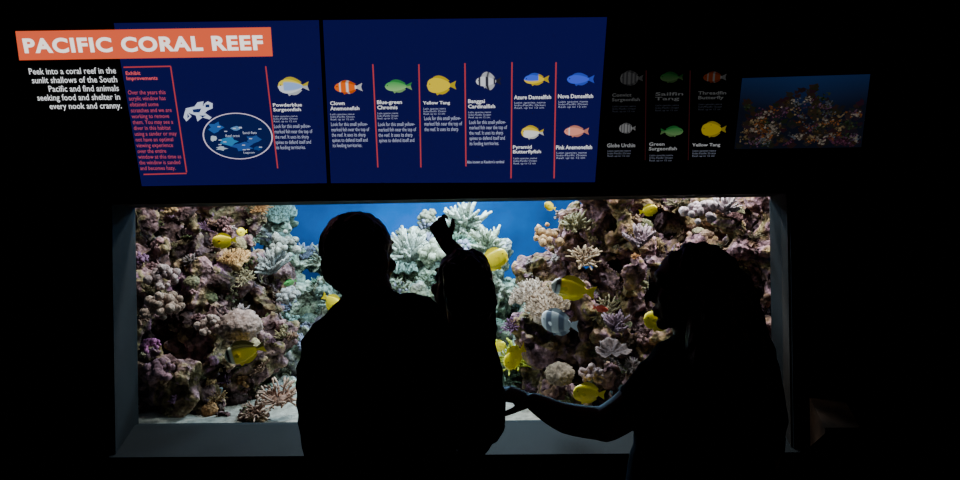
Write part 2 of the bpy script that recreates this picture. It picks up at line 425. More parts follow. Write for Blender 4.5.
# ------------------------------------------------------------------ fish
def lerp(a, b, t): return tuple(a[i] * (1 - t) + b[i] * t for i in range(3))
def colf(kind, t, v):
    if kind == 'tang': return (1, .74, .015)
    if kind == 'fox':
        if t < .10: return (.75, .7, .6)
        if t < .17: return (.03, .02, .02)
        if t < .27: return (.85, .82, .7) if v < .1 else (.05, .03, .02)
        return (1, .70, .01)
    if kind == 'butter':
        if .08 < t < .17: return (.02, .02, .02)
        if t < .24: return (.9, .85, .6)
        if v > .45: return (.16, .11, .02)
        return (1, .70, .02)
    if kind == 'banner':
        if .22 < t < .38 or .6 < t < .78: return (.20, .24, .34)
        return (.85, .88, .95)
    if kind == 'clown':
        if .2 < t < .3 or .52 < t < .62 or t > .92: return (1, 1, 1)
        return (1, .16, .01)
    if kind == 'green': return lerp((.06, .45, .10), (.35, .7, .25), .5 - v / 2)
    if kind == 'surgeon': return (.35, .55, 1) if t > .2 and abs(v) < .75 else ((1, .8, .05) if v > 0 else (.9, .95, 1))
    if kind == 'cardinal': return (.03, .03, .05) if (int(t * 8) % 3 == 1) else (.85, .87, .95)
    if kind == 'azure': return (1, .7, .02) if (t > .7 or v < -.4) else (.06, .14, 1)
    if kind == 'blue': return (.06, .12, .95)
    if kind == 'pyramid': return (1, .72, .03) if (v > .25 or t < .15) else (1, 1, .95)
    if kind == 'pink': return (1, .95, .95) if .22 < t < .28 else (1, .36, .26)
    if kind == 'red': return (.6, .05, .02)
    if kind == 'grey': return (.25, .25, .27) if int(t * 9) % 2 else (.7, .7, .7)
    return (1, .7, .1)
SH = {'tang': (.31, .6), 'fox': (.24, .7), 'butter': (.29, .7), 'banner': (.34, .6), 'clown': (.2, .8), 'green': (.2, .8), 'surgeon': (.27, .7), 'cardinal': (.22, .8),
      'azure': (.2, .8), 'blue': (.18, .8), 'pyramid': (.29, .7), 'pink': (.19, .8), 'red': (.18, .8), 'grey': (.32, .6)}
def hh(kind, t):
    H, q = SH[kind]
    return H * (max(0, math.sin(math.pi * t ** .72)) ** q) * (1 - .15 * t) + .02 + .035 * t
def fins(kind):
    big = 2.6 if kind in ('cardinal',) else 1.0
    P = []
    P.append([(Vector((t, hh(kind, t) * .93)), Vector((t + .07, hh(kind, t) + .09 * big * math.sin(math.pi * (u * .8 + .15)) + .015))) for u in [i / 8 for i in range(9)] for t in [.22 + .68 * u]])
    P.append([(Vector((t, -hh(kind, t) * .93)), Vector((t + .07, -hh(kind, t) - .09 * big * math.sin(math.pi * (u * .8 + .15)) - .015))) for u in [i / 7 for i in range(8)] for t in [.45 + .45 * u]])
    P.append([(Vector((.98, .05 * (1 - 2 * u))), Vector((1.20 + .06 * abs(1 - 2 * u) ** 1.3, .19 * (1 - 2 * u)))) for u in [i / 8 for i in range(9)]])
    P.append([(Vector((.34 + .05 * u, -hh(kind, .36) * .85)), Vector((.42 + .12 * u, -hh(kind, .36) - .11 * (1 - u * .6)))) for u in (0, .5, 1)])
    return P
M_fish = attr_mat("fish_scales", .35, spec=.5)
M_eye = mat("fish_eye", (.005, .005, .005), .1, .6)
def fish3d(name, kind, loc, L, yaw=0, pitch=0, roll=0):
    V = []; Fc = []; C = []; nt_, na = 22, 16
    for i in range(nt_ + 1):
        t = i / nt_; h = hh(kind, t); w = h * .30 * (1 - .4 * t) + .012 * (1 - t)
        cz = -.015 * math.sin(math.pi * t)
        for k in range(na):
            a = 2 * math.pi * k / na; V.append(Vector((t, w * math.cos(a), cz + h * math.sin(a)))); C.append(colf(kind, t, math.sin(a)))
    for i in range(nt_):
        for k in range(na):
            a = i * na + k; b = i * na + (k + 1) % na; Fc.append((a, b, b + na, a + na))
    Fc.append(tuple(range(na))); Fc.append(tuple(range(nt_ * na, nt_ * na + na))[::-1])
    for st in fins(kind):
        for s in (-.004, .004):
            b = len(V)
            for p, q in st:
                V += [Vector((p.x, s * 2, p.y)), Vector((q.x, s * .3, q.y))]
                c = colf(kind, min(p.x, .95), 1 if p.y > 0 else -1); C += [c, tuple(x * .85 for x in c)]
            for i in range(len(st) - 1):
                Fc.append((b + 2 * i, b + 2 * i + 1, b + 2 * i + 3, b + 2 * i + 2))
    for s in (-1, 1):
        b = len(V); w = hh(kind, .3) * .28
        pts = [Vector((.28, s * w, .0)), Vector((.40, s * (w + .07), .06)), Vector((.46, s * (w + .09), -.02)), Vector((.40, s * (w + .06), -.09)), Vector((.29, s * w, -.05))]
        V += pts; C += [tuple(x * .8 for x in colf(kind, .4, 0))] * 5; Fc.append((b, b + 1, b + 2, b + 3, b + 4))
    mi = [0] * len(Fc)
    he = hh(kind, .13)
    for s in (-1, 1):
        w = he * .30 * .95 + .008
        v, f = ico(2, lambda c: Vector((.13, s * w, he * .25)) + c * .020)
        b = len(V); V += v; C += [(0, 0, 0)] * len(v); Fc += [tuple(i + b for i in q) for q in f]; mi += [1] * len(f)
    V = [(p - Vector((.5, 0, 0))) * L for p in V]
    ob = mk(name, V, Fc, [M_fish, M_eye], smooth=True, cols=C, mi=mi)
    ob.location = loc; ob.rotation_euler = Euler((roll, pitch, yaw))
    return ob
R = math.radians
fish3d("yellow_tang", 'tang', W(222, 241, .42), .085, R(10), R(-5))
fish3d("yellow_tang", 'tang', W(241, 232, .5), .05, R(60), R(-5))
fish3d("raccoon_butterflyfish", 'butter', W(241, 353, .30), .14, R(12), R(-14), R(12))
fish3d("foxface_rabbitfish", 'fox', W(569, 288, .32), .155, R(8), R(12), R(12))
fish3d("yellow_tang", 'tang', W(495, 259, .7), .13, R(160), R(20))
fish3d("yellow_tang", 'tang', W(657, 320, .33), .12, R(15), R(5))
fish3d("yellow_tang", 'tang', W(586, 393, .32), .115, R(15), R(8), R(12))
fish3d("yellow_tang", 'tang', W(513, 358, .6), .13, R(50), R(-25))
fish3d("yellow_tang", 'tang', W(650, 210, .4), .065, R(160), R(10))
fish3d("yellow_tang", 'tang', W(334, 304, .8), .11, R(150), R(-30))
fish3d("yellow_tang", 'tang', W(500, 346, .8), .07, R(140), R(10))
fish3d("bannerfish", 'banner', W(556, 322, .30), .14, R(-30), R(8), R(15))
fish3d("red_anthias", 'red', W(602, 309, .32), .055, R(160), R(-10))
fish3d("yellow_tang", 'tang', W(549, 206, .5), .05, R(30), R(20))
fish3d("green_chromis", 'green', W(289, 283, .5), .05, R(20), R(-20))

# ------------------------------------------------------------------ tank lighting (fixtures above the water, added blue lamps at the back)
M_lamp = mat("lamp_housing", (.3, .3, .32), .4)
def lamp(x, y, z, sx, sy, P, col, tilt=0):
    e = empty("aquarium_lamp"); e.location = (x, y, z); e.rotation_euler = (tilt, 0, 0)
    boxes("housing", [(-sx / 2 - .02, sx / 2 + .02, -sy / 2 - .02, sy / 2 + .02, .012, .05), (-.02, .02, -.02, .02, .05, .12)], M_lamp, e, bevel=.004)
    l = bpy.data.lights.new("aquarium_lamp", 'AREA'); l.shape = 'RECTANGLE'; l.size = sx; l.size_y = sy; l.energy = P; l.color = col
    lo = bpy.data.objects.new("light", l); link(lo, e)
for x, P in ((-1.25, 22), (-.6, 26), (.72, 28), (1.2, 30)):
    lamp(x, .50, 2.5, .14, .10, P, (1, .89, .82), R(-2))
lamp(-1.0, .30, 2.3, .7, .06, 2.6, (1, .90, .84), R(8))
lamp(.8, .30, 2.3, .9, .06, 4.0, (1, .90, .84), R(8))
lamp(-.1, 1.25, 2.6, .4, .2, 95, (.92, .95, 1))
lamp(-.7, 2.1, 2.6, .7, .2, 40, (.45, .72, 1))  # added blue lamp, tints the back to stand in for water depth
lamp(.5, 2.1, 2.6, .7, .2, 18, (.45, .72, 1))  # second added blue lamp for the same depth tint

# ------------------------------------------------------------------ SIGN
tilt = R(22)
n_ = Vector((0, -math.cos(tilt), -math.sin(tilt)))
e1 = Vector((math.cos(R(.6)), 0, -math.sin(R(.6)))); e1 = (e1 - n_ * e1.dot(n_)).normalized(); e2 = n_.cross(e1)
O = W(480, 186, -.03)
sign = empty("exhibit_sign")
SM = Matrix(((e1.x, e2.x, n_.x, O.x), (e1.y, e2.y, n_.y, O.y), (e1.z, e2.z, n_.z, O.z), (0, 0, 0, 1)))
sign.matrix_world = SM
def T(px, py):
    d = ray(px, py); t = (O - CAM).dot(n_) / d.dot(n_); p = CAM + d * t - O
    return Vector((p.dot(e1), p.dot(e2)))
M_print = attr_mat("emissive_print", .4, emission=1.0)  # real backlight on the lit panels, put-in glow on the unlit right one
LAY = {}
def layer(nm): return LAY.setdefault(nm, [[], [], []])
def poly(nm, pts, col, z, raw=False):
    A = layer(nm); b = len(A[0])
    for p in pts:
        q = p if raw else T(*p); A[0].append((q[0], q[1], z)); A[2].append(col)
    A[1].append(tuple(range(b, b + len(pts))))
def line(nm, p, q, w, col, z):
    a, b = T(*p), T(*q); d = (b - a).normalized(); s = Vector((-d.y, d.x)) * w * .0039 / 2
    poly(nm, [a - s, b - s, b + s, a + s], col, z, True)
def text(nm, s, x0, y0, x1, y1, col, z=.006, align='LEFT', bold=0, sp=1.0):
    c = bpy.data.curves.new("t", 'FONT'); c.body = s; c.align_x = align; c.offset = bold; c.resolution_u = 2; c.space_line = sp; c.size = 1
    if bold >= .04: c.space_character = 1.12; c.resolution_u = 6
    o = link(bpy.data.objects.new("t", c)); bpy.context.view_layer.update()
    m = evaluated_mesh(o); n = len(m.vertices); co = np.empty(n * 3, np.float32); m.vertices.foreach_get("co", co); co = co.reshape(-1, 3)
    mn = co.min(0); mxx = co.max(0); a = T(x0, y0); w = T(x1, y0).x - a.x; h = a.y - T(x0, y1).y
    A = layer(nm); b = len(A[0])
    X = a.x + (co[:, 0] - mn[0]) / (mxx[0] - mn[0]) * w; Y = a.y - h + (co[:, 1] - mn[1]) / (mxx[1] - mn[1]) * h
    A[0] += [(float(p), float(q), z) for p, q in zip(X, Y)]; A[2] += [col] * n
    A[1] += [tuple(i + b for i in f.vertices) for f in m.polygons]
    bpy.data.objects.remove(o); bpy.data.meshes.remove(m); bpy.data.curves.remove(c)
def signfish(nm, kind, px, py, Lpx, k=1.0, flip=False, rot=0, z=.006):
    A = layer(nm); c0 = T(px, py); L = Lpx * .0037 / 1.2; b = len(A[0]); k = k * .8
    def put2(x, y, col, zz):
        x -= .6
        if flip: x = -x
        xr_, yr_ = x * math.cos(rot) - y * math.sin(rot), x * math.sin(rot) + y * math.cos(rot)
        A[0].append((c0.x + xr_ * L, c0.y + yr_ * L, zz)); A[2].append(tuple(c * k for c in col))
    nt_, nv = 20, 8
    for i in range(nt_ + 1):
        t = i / nt_; h = hh(kind, t)
        for j in range(nv + 1):
            v = -1 + 2 * j / nv; put2(t, v * h, colf(kind, t, v), z)
    for i in range(nt_):
        for j in range(nv):
            a = b + i * (nv + 1) + j; A[1].append((a, a + nv + 1, a + nv + 2, a + 1))
    for st in fins(kind):
        b = len(A[0])
        for p, q in st:
            cc = tuple(x * .6 for x in colf(kind, min(p.x, .95), 1 if p.y > 0 else -1)); put2(p.x, p.y, cc, z - .001); put2(q.x, q.y, cc, z - .001)
        for i in range(len(st) - 1): A[1].append((b + 2 * i, b + 2 * i + 1, b + 2 * i + 3, b + 2 * i + 2))
    b = len(A[0])
    for i in range(8): put2(.12 + .025 * math.cos(i * .785), hh(kind, .12) * .25 + .025 * math.sin(i * .785), (0, 0, 0), z + .001)
    A[1].append(tuple(range(b, b + 8)))
BLUE = (.0055, .0042, .066); RED = (.50, .05, .06); WH = (.95, .97, 1.0); TXT = (.50, .55, .75)
poly("panel_blue_left", [(114, 23), (319, 20), (327, 183), (142, 186)], BLUE, .002)
poly("panel_blue_center", [(323, 20), (607, 17), (595, 182), (331, 183)], BLUE, .002)
poly("title_banner", [(16, 31), (271, 27), (273, 56), (20, 60)], (.90, .125, .05), .005)
text("lettering", "PACIFIC CORAL REEF", 23, 38, 263, 53, (1.5, 1.4, 1.3), .008, bold=.04)
text("lettering", "Peek into a coral reef in the\nsunlit shallows of the South\nPacific and find animals\nseeking food and shelter in\nevery nook and cranny.", 29, 68, 116, 111, WH, align='RIGHT', bold=.006)
text("lettering", "Exhibit\nImprovements", 126, 71, 157, 81, (.9, .12, .12), bold=.015)
text("lettering", "Over the years this\nacrylic window has\nobtained some\nscratches and we are\nworking to remove\nthem. You may see a\ndiver in this habitat\nusing a sander or may\nnot have an optimal\nviewing experience\nover the entire\nwindow at this time as\nthe window is sanded\nand becomes hazy.", 128, 90, 172, 171, (.60, .08, .13), bold=0)
line("rules", (124, 67), (171, 66), 1.2, RED, .005); line("rules", (171, 66), (187, 172), 1.2, RED, .005); line("rules", (144, 174), (187, 173), 1.2, RED, .005)
line("rules", (266, 66), (278, 168), 1.2, RED, .005)
for a, b in (((373, 64), (378, 167)), ((419, 64), (421, 167)), ((465, 63), (466, 166)), ((512, 62), (511, 178)), ((556, 62), (554, 178))):
    line("rules", a, b, 1.2, RED, .005)
text("lettering", "Also known as Kaudern's cardinal", 467, 160, 504, 163, TXT)
A = layer("habitat_map"); c0 = T(238, 136); rx = T(273, 136).x - c0.x; ry = c0.y - T(238, 159).y
for nm, r0, r1, col in (("m", .965, 1.0, (.75, .65, .8)), ("m", .0, .95, (.004, .010, .075))):
    b = len(A[0])
    for i in range(48):
        a = 2 * math.pi * i / 48
        for r in (r0, r1): A[0].append((c0.x + rx * r * math.cos(a), c0.y + ry * r * math.sin(a), .004)); A[2].append(col)
    for i in range(48): j = (i + 1) % 48; A[1].append((b + 2 * i, b + 2 * i + 1, b + 2 * j + 1, b + 2 * j))
for (px, py, w, h, col) in ((216, 127, 7, 5, (.02, .10, .35)), (229, 141, 9, 4, (.03, .2, .45)), (243, 146, 10, 4, (.02, .08, .3)), (254, 139, 7, 4, (.02, .08, .28)), (236, 128, 5, 2, (.1, .25, .5)), (222, 148, 5, 2, (.4, .5, .6)), (214, 138, 3, 3, (.5, .6, .7)), (258, 148, 4, 2, (.01, .05, .2))):
    poly("habitat_map", [(px + w * math.cos(a * .63) * (1 + .4 * math.sin(a * 3.1 + px)), py + h * math.sin(a * .63) * (1 + .3 * math.sin(a * 2.3 + py))) for a in range(10)], col, .006)
for i in range(14):
    px, py = rnd(212, 262), rnd(124, 150); poly("habitat_map", [(px, py), (px + 3, py), (px + 3, py + .8), (px, py + .8)], (.6, .65, .8), .007)
for k_ in range(3): text("lettering", ["Sand flats", "Reef crest", "Lagoon"][k_], [243, 226, 244][k_], [131, 134, 151][k_], [257, 240, 255][k_], [133.5, 136.5, 153.5][k_], (.6, .65, .8), .008)
for pts in ([(186, 108), (196, 106), (206, 105), (210, 108), (205, 113), (196, 115), (188, 112)], [(204, 104), (208, 101), (213, 103), (213, 108), (208, 110)], [(186, 109), (192, 116), (187, 121), (184, 117)], [(196, 114), (206, 113), (212, 117), (210, 119), (203, 117), (198, 121)], [(195, 106), (198, 102), (204, 101), (203, 106)]):
    poly("diver_pictogram", pts, (.65, .75, .95), .006)
for pts in ([(193, 109), (202, 108), (200, 112), (194, 112)], [(206, 104), (210, 104), (210, 107), (206, 107)], [(188, 113), (190, 116), (188, 118)], [(200, 115), (207, 115), (203, 117)]):
    poly("diver_pictogram", pts, (.01, .02, .12), .007)
body = "Look for this small yellow-\nmarked fish near the top of\nthe reef. It uses its sharp\nspines to defend itself and\nits feeding territories."
def entry(kind, fx, fy, fl, name, x, y, w, k=1, nl=2, body_y=None, flip=False, rot=0, lines=4):
    signfish("fish_illustrations", kind, fx, fy, fl, k, flip, rot)
    text("lettering", name, x, y, x + w, y + (9 if nl == 2 else 4), tuple(c * k for c in WH), bold=.014)
    yy = y + (12 if nl == 2 else 6.5)
    text("lettering", "Latin species name\nIndo-Pacific Ocean\nReef, up to 12 cm", x + .5, yy, x + w * .85, yy + 7.5, tuple(c * k * .8 for c in TXT), bold=.0)
    if body_y: text("lettering", "\n".join(body.split("\n")[:lines]), x + 1, body_y, x + 39, body_y + 5 * lines + 1, tuple(c * k * .9 for c in TXT), bold=.0)
entry('surgeon', 293, 86, 30, "Powderblue\nSurgeonfish", 273, 103, 29, body_y=124, lines=5)
entry('clown', 348, 87, 27, "Clown\nAnemonefish", 330, 101, 29, body_y=122, lines=5)
entry('green', 398, 86, 26, "Blue-green\nChromis", 377, 100, 25, body_y=122, lines=4)
entry('tang', 441, 85, 28, "Yellow Tang", 423, 101, 27, nl=1, body_y=116, lines=3)
entry('cardinal', 488, 81, 24, "Banggai\nCardinalfish", 468, 99, 27, body_y=120, lines=5)
entry('azure', 536, 79, 24, "Azure Damselfish", 514, 95, 37, nl=1)
entry('blue', 580, 79, 26, "Nova Damselfish", 558, 94, 35, nl=1)
entry('pyramid', 532, 132, 22, "Pyramid\nButterflyfish", 513, 145, 28)
entry('pink', 576, 131, 24, "Pink Anemonefish", 556, 145, 36, nl=1)
K = .10  # right panel is unlit; its dim look is put in as faint glow
entry('grey', 631, 78, 22, "Convict\nSurgeonfish", 612, 93, 28, k=K * .5)
entry('green', 671, 77, 22, "Sailfin\nTang", 655, 92, 28, k=K * .5)
entry('clown', 714, 77, 22, "Threadfin\nButterfly", 698, 91, 28, k=K * .5)
entry('grey', 627, 128, 16, "Globe Urchin", 607, 143, 28, k=K * 2.6, nl=1)
entry('green', 672, 131, 22, "Green\nSurgeonfish", 649, 142, 28, k=K * 2.6, flip=True)
entry('tang', 713, 129, 24, "Yellow Tang", 692, 143, 28, k=K * 3.2, nl=1)
line("rules", (646, 70), (645, 160), 1, (.02, .004, .005), .005); line("rules", (690, 70), (688, 160), 1, (.02, .004, .005), .005)
q4 = [T(742, 78), T(870, 74), T(861, 147), T(734, 149)]
def bil(u, v): return q4[0] * (1 - u) * (1 - v) + q4[1] * u * (1 - v) + q4[2] * u * v + q4[3] * (1 - u) * v
nu, nv = 24, 12; A = layer("reef_picture")  # unlit picture, its dim brightness put in as glow
for j in range(nv + 1):
    for i in range(nu + 1):
        p = bil(i / nu, j / nv); v = j / nv; A[0].append((p.x, p.y, .003)); A[2].append(lerp((.005, .014, .050), (.003, .004, .008), min(1, v * 1.8 + .5 * abs(i / nu - .5))))
for j in range(nv):
    for i in range(nu):
        a = j * (nu + 1) + i; A[1].append((a, a + nu + 1, a + nu + 2, a + 1))
# printed corals: clumps that share one colour, dark rock first, bright heads on top
pc = [(.10, .035, .010), (.10, .07, .035), (.12, .10, .08), (.05, .015, .03), (.035, .022, .010), (.014, .022, .010), (.05, .025, .045), (.04, .045, .055)]
zz = .0035
def blob_(c, r, col):
    global zz
    ph = rnd(0, 6); zz += 1.5e-6
    poly("reef_picture", [(c.x + r * math.cos(a * .7854) * (1 + .45 * math.sin(a * 2.4 + ph)), c.y + r * .8 * math.sin(a * .7854) * (1 + .45 * math.sin(a * 1.9 + ph))) for a in range(8)], col, zz, True)
for i in range(260):
    u = rnd(.03, .97); lim = .10 + .35 * math.sin(u * 5 + .6) ** 2; v = rnd(lim, .95)
    blob_(bil(u, v), rnd(.008, .018), tuple(x * rnd(.5, 1.2) for x in (.010, .007, .007)))
for i in range(85):
    u = rnd(.05, .95); lim = .14 + .35 * math.sin(u * 5 + .6) ** 2; v = lim + (.93 - lim) * rnd(0, 1); c0 = bil(u, v); col = random.choice(pc); sp = rnd(.006, .018)
    for j in range(16):
        k_ = rnd(.15, 1.1); q = Vector((c0.x + random.gauss(0, sp), c0.y + random.gauss(0, sp * .6)))
        q.x = min(max(q.x, q4[3].x + .02), q4[2].x - .006); q.y = min(max(q.y, q4[3].y + .006), q4[0].y - .008)
        blob_(q, rnd(.0015, .005), tuple(x * k_ for x in col))
for nm, (v, f, c) in LAY.items():
    mk(nm, v, f, M_print, sign, cols=c)
a, b_, c, d = T(-40, 190), T(885, 186), T(905, 4), T(-60, 6)
fv = [(a.x, a.y), (T(885, 190).x, a.y), (T(885, 190).x, c.y), (a.x, c.y)]
front = [SM @ Vector((p[0], p[1], 0)) for p in fv]; back = [Vector((p.x, -.002, p.z)) for p in front]
inv = SM.inverted()
mk("cabinet", [tuple(inv @ p) for p in front + back], [(0, 1, 2, 3), (7, 6, 5, 4), (0, 4, 5, 1), (1, 5, 6, 2), (2, 6, 7, 3), (3, 7, 4, 0)], M_cab, sign)

# ------------------------------------------------------------------ PEOPLE
class Body:
    def __init__(s): s.V = []; s.F = []; s.L = []
    def add(s, V, Fc, lab):
        b = len(s.V); s.V += V; s.F += [tuple(i + b for i in q) for q in Fc]; s.L += [lab] * len(Fc)
    def ell(s, c, r, lab, M=None, sub=3):
        M = M or Matrix.Identity(3)
        if isinstance(r, (int, float)): r = (r, r, r)
        v, f = ico(sub, lambda p: Vector(c) + M @ Vector((p.x * r[0], p.y * r[1], p.z * r[2]))); s.add(v, f, lab)
    def tube(s, P, Rr, lab, flat=1.0, nrm=None, seg=16, sub=5, caps=True):
        P = [Vector(p) for p in P]; n = len(P)
        if not isinstance(Rr, (list, tuple)): Rr = [Rr] * n
        pts = []; rad = []
        for i in range(n - 1):
            p0, p1, p2, p3 = P[max(i - 1, 0)], P[i], P[i + 1], P[min(i + 2, n - 1)]
            for k in range(sub):
                t = k / sub
                pts.append(.5 * ((2 * p1) + (p2 - p0) * t + (2 * p0 - 5 * p1 + 4 * p2 - p3) * t * t + (-p0 + 3 * p1 - 3 * p2 + p3) * t ** 3))
                rad.append(Rr[i] * (1 - t) + Rr[i + 1] * t)
        pts.append(P[-1]); rad.append(Rr[-1])
        d0 = (pts[0] - pts[1]).normalized(); d1 = (pts[-1] - pts[-2]).normalized(); fl = flat
        pre = [(pts[0] + d0 * rad[0] * fl * x, rad[0] * math.sqrt(1 - x * x)) for x in (.97, .8, .5)]
        post = [(pts[-1] + d1 * rad[-1] * fl * x, rad[-1] * math.sqrt(1 - x * x)) for x in (.5, .8, .97)]
        allp = pre + list(zip(pts, rad)) + post
        V = []; Fc = []; hint = Vector(nrm) if nrm is not None else Vector((.13, .95, .28)); prev = None
        for i, (p, r) in enumerate(allp):
            t = (allp[min(i + 1, len(allp) - 1)][0] - allp[max(i - 1, 0)][0]).normalized()
            h = hint if (nrm is not None or prev is None) else prev
            nn = h - t * h.dot(t)
            if nn.length < 1e-3: nn = t.orthogonal()
            nn.normalize(); prev = nn; ss = t.cross(nn)
            for k in range(seg):
                a = 2 * math.pi * k / seg; V.append(p + ss * math.cos(a) * r + nn * math.sin(a) * r * flat)
        m = len(allp)
        for i in range(m - 1):
            for k in range(seg):
                a = i * seg + k; b = i * seg + (k + 1) % seg; Fc.append((a, b, b + seg, a + seg))
        Fc.append(tuple(range(seg))[::-1]); Fc.append(tuple(range((m - 1) * seg, m * seg)))
        s.add(V, Fc, lab)
    def loft(s, secs, lab, e=2.4, seg=32):
        V = []; Fc = []
        S2 = []
        for i in range(len(secs) - 1):
            for k in range(4):
                t = k / 4; t2 = t * t * (3 - 2 * t) * .4 + t * .6
                S2.append([secs[i][j] * (1 - t2) + secs[i + 1][j] * t2 for j in range(5)])
        S2.append(list(secs[-1]))
        for (x, y, z, rx, ry) in S2:
            for k in range(seg):
                a = 2 * math.pi * k / seg; c, sn = math.cos(a), math.sin(a)
                V.append(Vector((x + rx * math.copysign(abs(c) ** (2 / e), c), y + ry * math.copysign(abs(sn) ** (2 / e), sn), z)))
        m = len(S2)
        for i in range(m - 1):
            for k in range(seg):
                a = i * seg + k; b = i * seg + (k + 1) % seg; Fc.append((a, b, b + seg, a + seg))
        Fc.append(tuple(range(seg))[::-1]); Fc.append(tuple(range((m - 1) * seg, m * seg)))
        s.add(V, Fc, lab)
    def head(s, c, k, M, hairlab=None):
        def p(x, y, z): return Vector(c) + M @ Vector((x * k, y * k, z * k))
        def e(x, y, z, a, b, d, lab='skin'): s.ell(p(x, y, z), (a * k, b * k, d * k), lab, M)
        e(0, -.005, .025, .075, .094, .085)
        e(0, .035, -.04, .060, .058, .070); e(0, .03, -.07, .055, .055, .04)
        e(0, .072, -.098, .022, .020, .018)
        e(0, .082, .035, .05, .014, .012)
        for q in (-1, 1):
            e(q * .042, .062, -.025, .022, .025, .022)
            e(q * .031, .083, .012, .014, .010, .010, 'eye')
            e(q * .077, -.005, -.012, .010, .020, .032); e(q * .082, -.012, .002, .008, .017, .017)
            e(q * .013, .096, -.034, .008, .009, .008)
        s.tube([p(0, .088, .022), p(0, .104, -.008), p(0, .114, -.030)], [.008 * k, .010 * k, .012 * k], 'skin')
        s.tube([p(-.022, .086, -.062), p(0, .096, -.060), p(.022, .086, -.062)], [.004 * k, .0075 * k, .004 * k], 'lip')
        s.tube([p(-.018, .084, -.071), p(0, .093, -.072), p(.018, .084, -.071)], [.004 * k, .008 * k, .004 * k], 'lip')
        return p
    def hand(s, w, d, n, k=1.0, curl=(.5, .5, .5, .5), side=1, lab='skin', splay=.12, thumb=.3):
        w = Vector(w); d = Vector(d).normalized(); n = Vector(n); n = (n - d * n.dot(d)).normalized(); sd = d.cross(n) * side
        s.tube([w - d * .02 * k, w + d * .03 * k, w + d * .085 * k], [.026 * k, .036 * k, .040 * k], lab, flat=.36, nrm=n)
        L = (.078, .087, .081, .063); off = (.031, .0105, -.0105, -.030); base = (.084, .090, .086, .076)
        for i in range(4):
            q = w + d * base[i] * k * .9 + sd * off[i] * k; a = 0; P = [q]; dd = (d + sd * off[i] / .03 * splay).normalized()
            for j, fr_ in enumerate((.42, .33, .25)):
                a += curl[i] * (.6 if j == 0 else 1.0)
                q = q + (dd * math.cos(a) + n * math.sin(a)) * L[i] * fr_ * k; P.append(q)
            s.tube(P, [.0095 * k, .0088 * k, .0080 * k, .0068 * k], lab, seg=10, sub=3)
        q = w + d * .022 * k + sd * .026 * k
        dt = (sd * .75 + d * .7 + n * .25).normalized()
        dt2 = (sd * (.75 - thumb) + d * .8 + n * (.25 + thumb)).normalized()
        s.tube([q, q + dt * .036 * k, q + dt * .036 * k + dt2 * .032 * k, q + dt * .036 * k + dt2 * .055 * k], [.015 * k, .0115 * k, .010 * k, .008 * k], lab, seg=10, sub=3)
    def finish(s, name, voxel, mats, order, parent, wr=.006, hairamp=.008, seed=0):
        me = bpy.data.meshes.new("tmp"); me.from_pydata([tuple(v) for v in s.V], [], s.F)
        ob = link(bpy.data.objects.new("tmp", me))
        md = ob.modifiers.new("r", 'REMESH'); md.mode = 'VOXEL'; md.voxel_size = voxel
        sm = ob.modifiers.new("s", 'SMOOTH'); sm.factor = .5; sm.iterations = 3
        m2 = evaluated_mesh(ob); bpy.data.objects.remove(ob)
        bias = {'hair': 0, 'top': .001, 'pants': .003, 'shoe': .0, 'skin': .006, 'eye': .003, 'lip': .002}
        trees = []
        for l in order:
            fs = [f for f, q in zip(s.F, s.L) if q == l]
            if fs: trees.append((l, BVHTree.FromPolygons(s.V, fs)))
        lab = []
        for v in m2.vertices:
            best = 9; bl = 'top'
            for l, tr_ in trees:
                d = tr_.find_nearest(v.co, .03)[3]
                if d is not None and d + bias[l] < best: best = d + bias[l]; bl = l
            lab.append(bl)
        newco = []
        for v, l in zip(m2.vertices, lab):
            c = v.co
            if l in ('hair',):
                a = noise.noise(Vector((c.x * 38, c.y * 38, c.z * 9 + seed))) + .5 * noise.noise(Vector((c.x * 80, c.y * 80, c.z * 30)))
                c = c + v.normal * a * hairamp
            elif l in ('top', 'pants'):
                q = Vector((c.x * 7 + noise.noise(c * 5) * 1.5, c.y * 7, c.z * 14 + seed)); a = 1 - abs(noise.noise(q)) * 2.2
                c = c + v.normal * ((a - .4) * wr + .001)
            newco.append(c)
        for v, c in zip(m2.vertices, newco): v.co = c
        m2.materials.clear()
        for l in order: m2.materials.append(mats[l])
        mi = [order.index(lab[p.vertices[0]]) for p in m2.polygons]
        m2.polygons.foreach_set("material_index", mi); m2.polygons.foreach_set("use_smooth", [True] * len(mi)); m2.update()
        return link(bpy.data.objects.new(name, m2), parent)
def Rm(yaw, pitch=0, roll=0):
    return Matrix.Rotation(R(yaw), 3, 'Z') @ Matrix.Rotation(R(pitch), 3, 'X') @ Matrix.Rotation(R(roll), 3, 'Y')
M_skin = mat("skin", (.34, .19, .12), .5, .4, bump=(150, .15, .001), var=(30, .08))
M_lip = mat("lips", (.30, .10, .08), .5, .3, var=(60, .1))
M_hairb = mat("hair_black", (.012, .008, .006), .40, .5, bump=(120, .6, .004))
M_eyew = mat("eye_white", (.5, .5, .5), .2, .5)
def outfit(pref, top, pants):
    return {'skin': M_skin, 'lip': M_lip, 'hair': M_hairb, 'eye': M_eyew, 'top': mat(pref + "_shirt_cloth", top, .9, .1, bump=(90, .3, .003), var=(5, .15)),
            'pants': mat(pref + "_trouser_cloth", pants, .9, .1, bump=(150, .3, .002), var=(5, .15)), 'shoe': mat(pref + "_shoe_leather", (.02, .02, .02), .5, .3, bump=(60, .1, .001))}
ORD = ['skin', 'lip', 'hair', 'eye', 'top', 'pants', 'shoe']
def secs(fn, rows):
    out_ = []
    for (px, py, hw, ry, dy, y0) in rows:
        q = W(px, py, y0 + dy); out_.append((q.x, q.y, q.z, hw * S(y0), ry))
    return out_

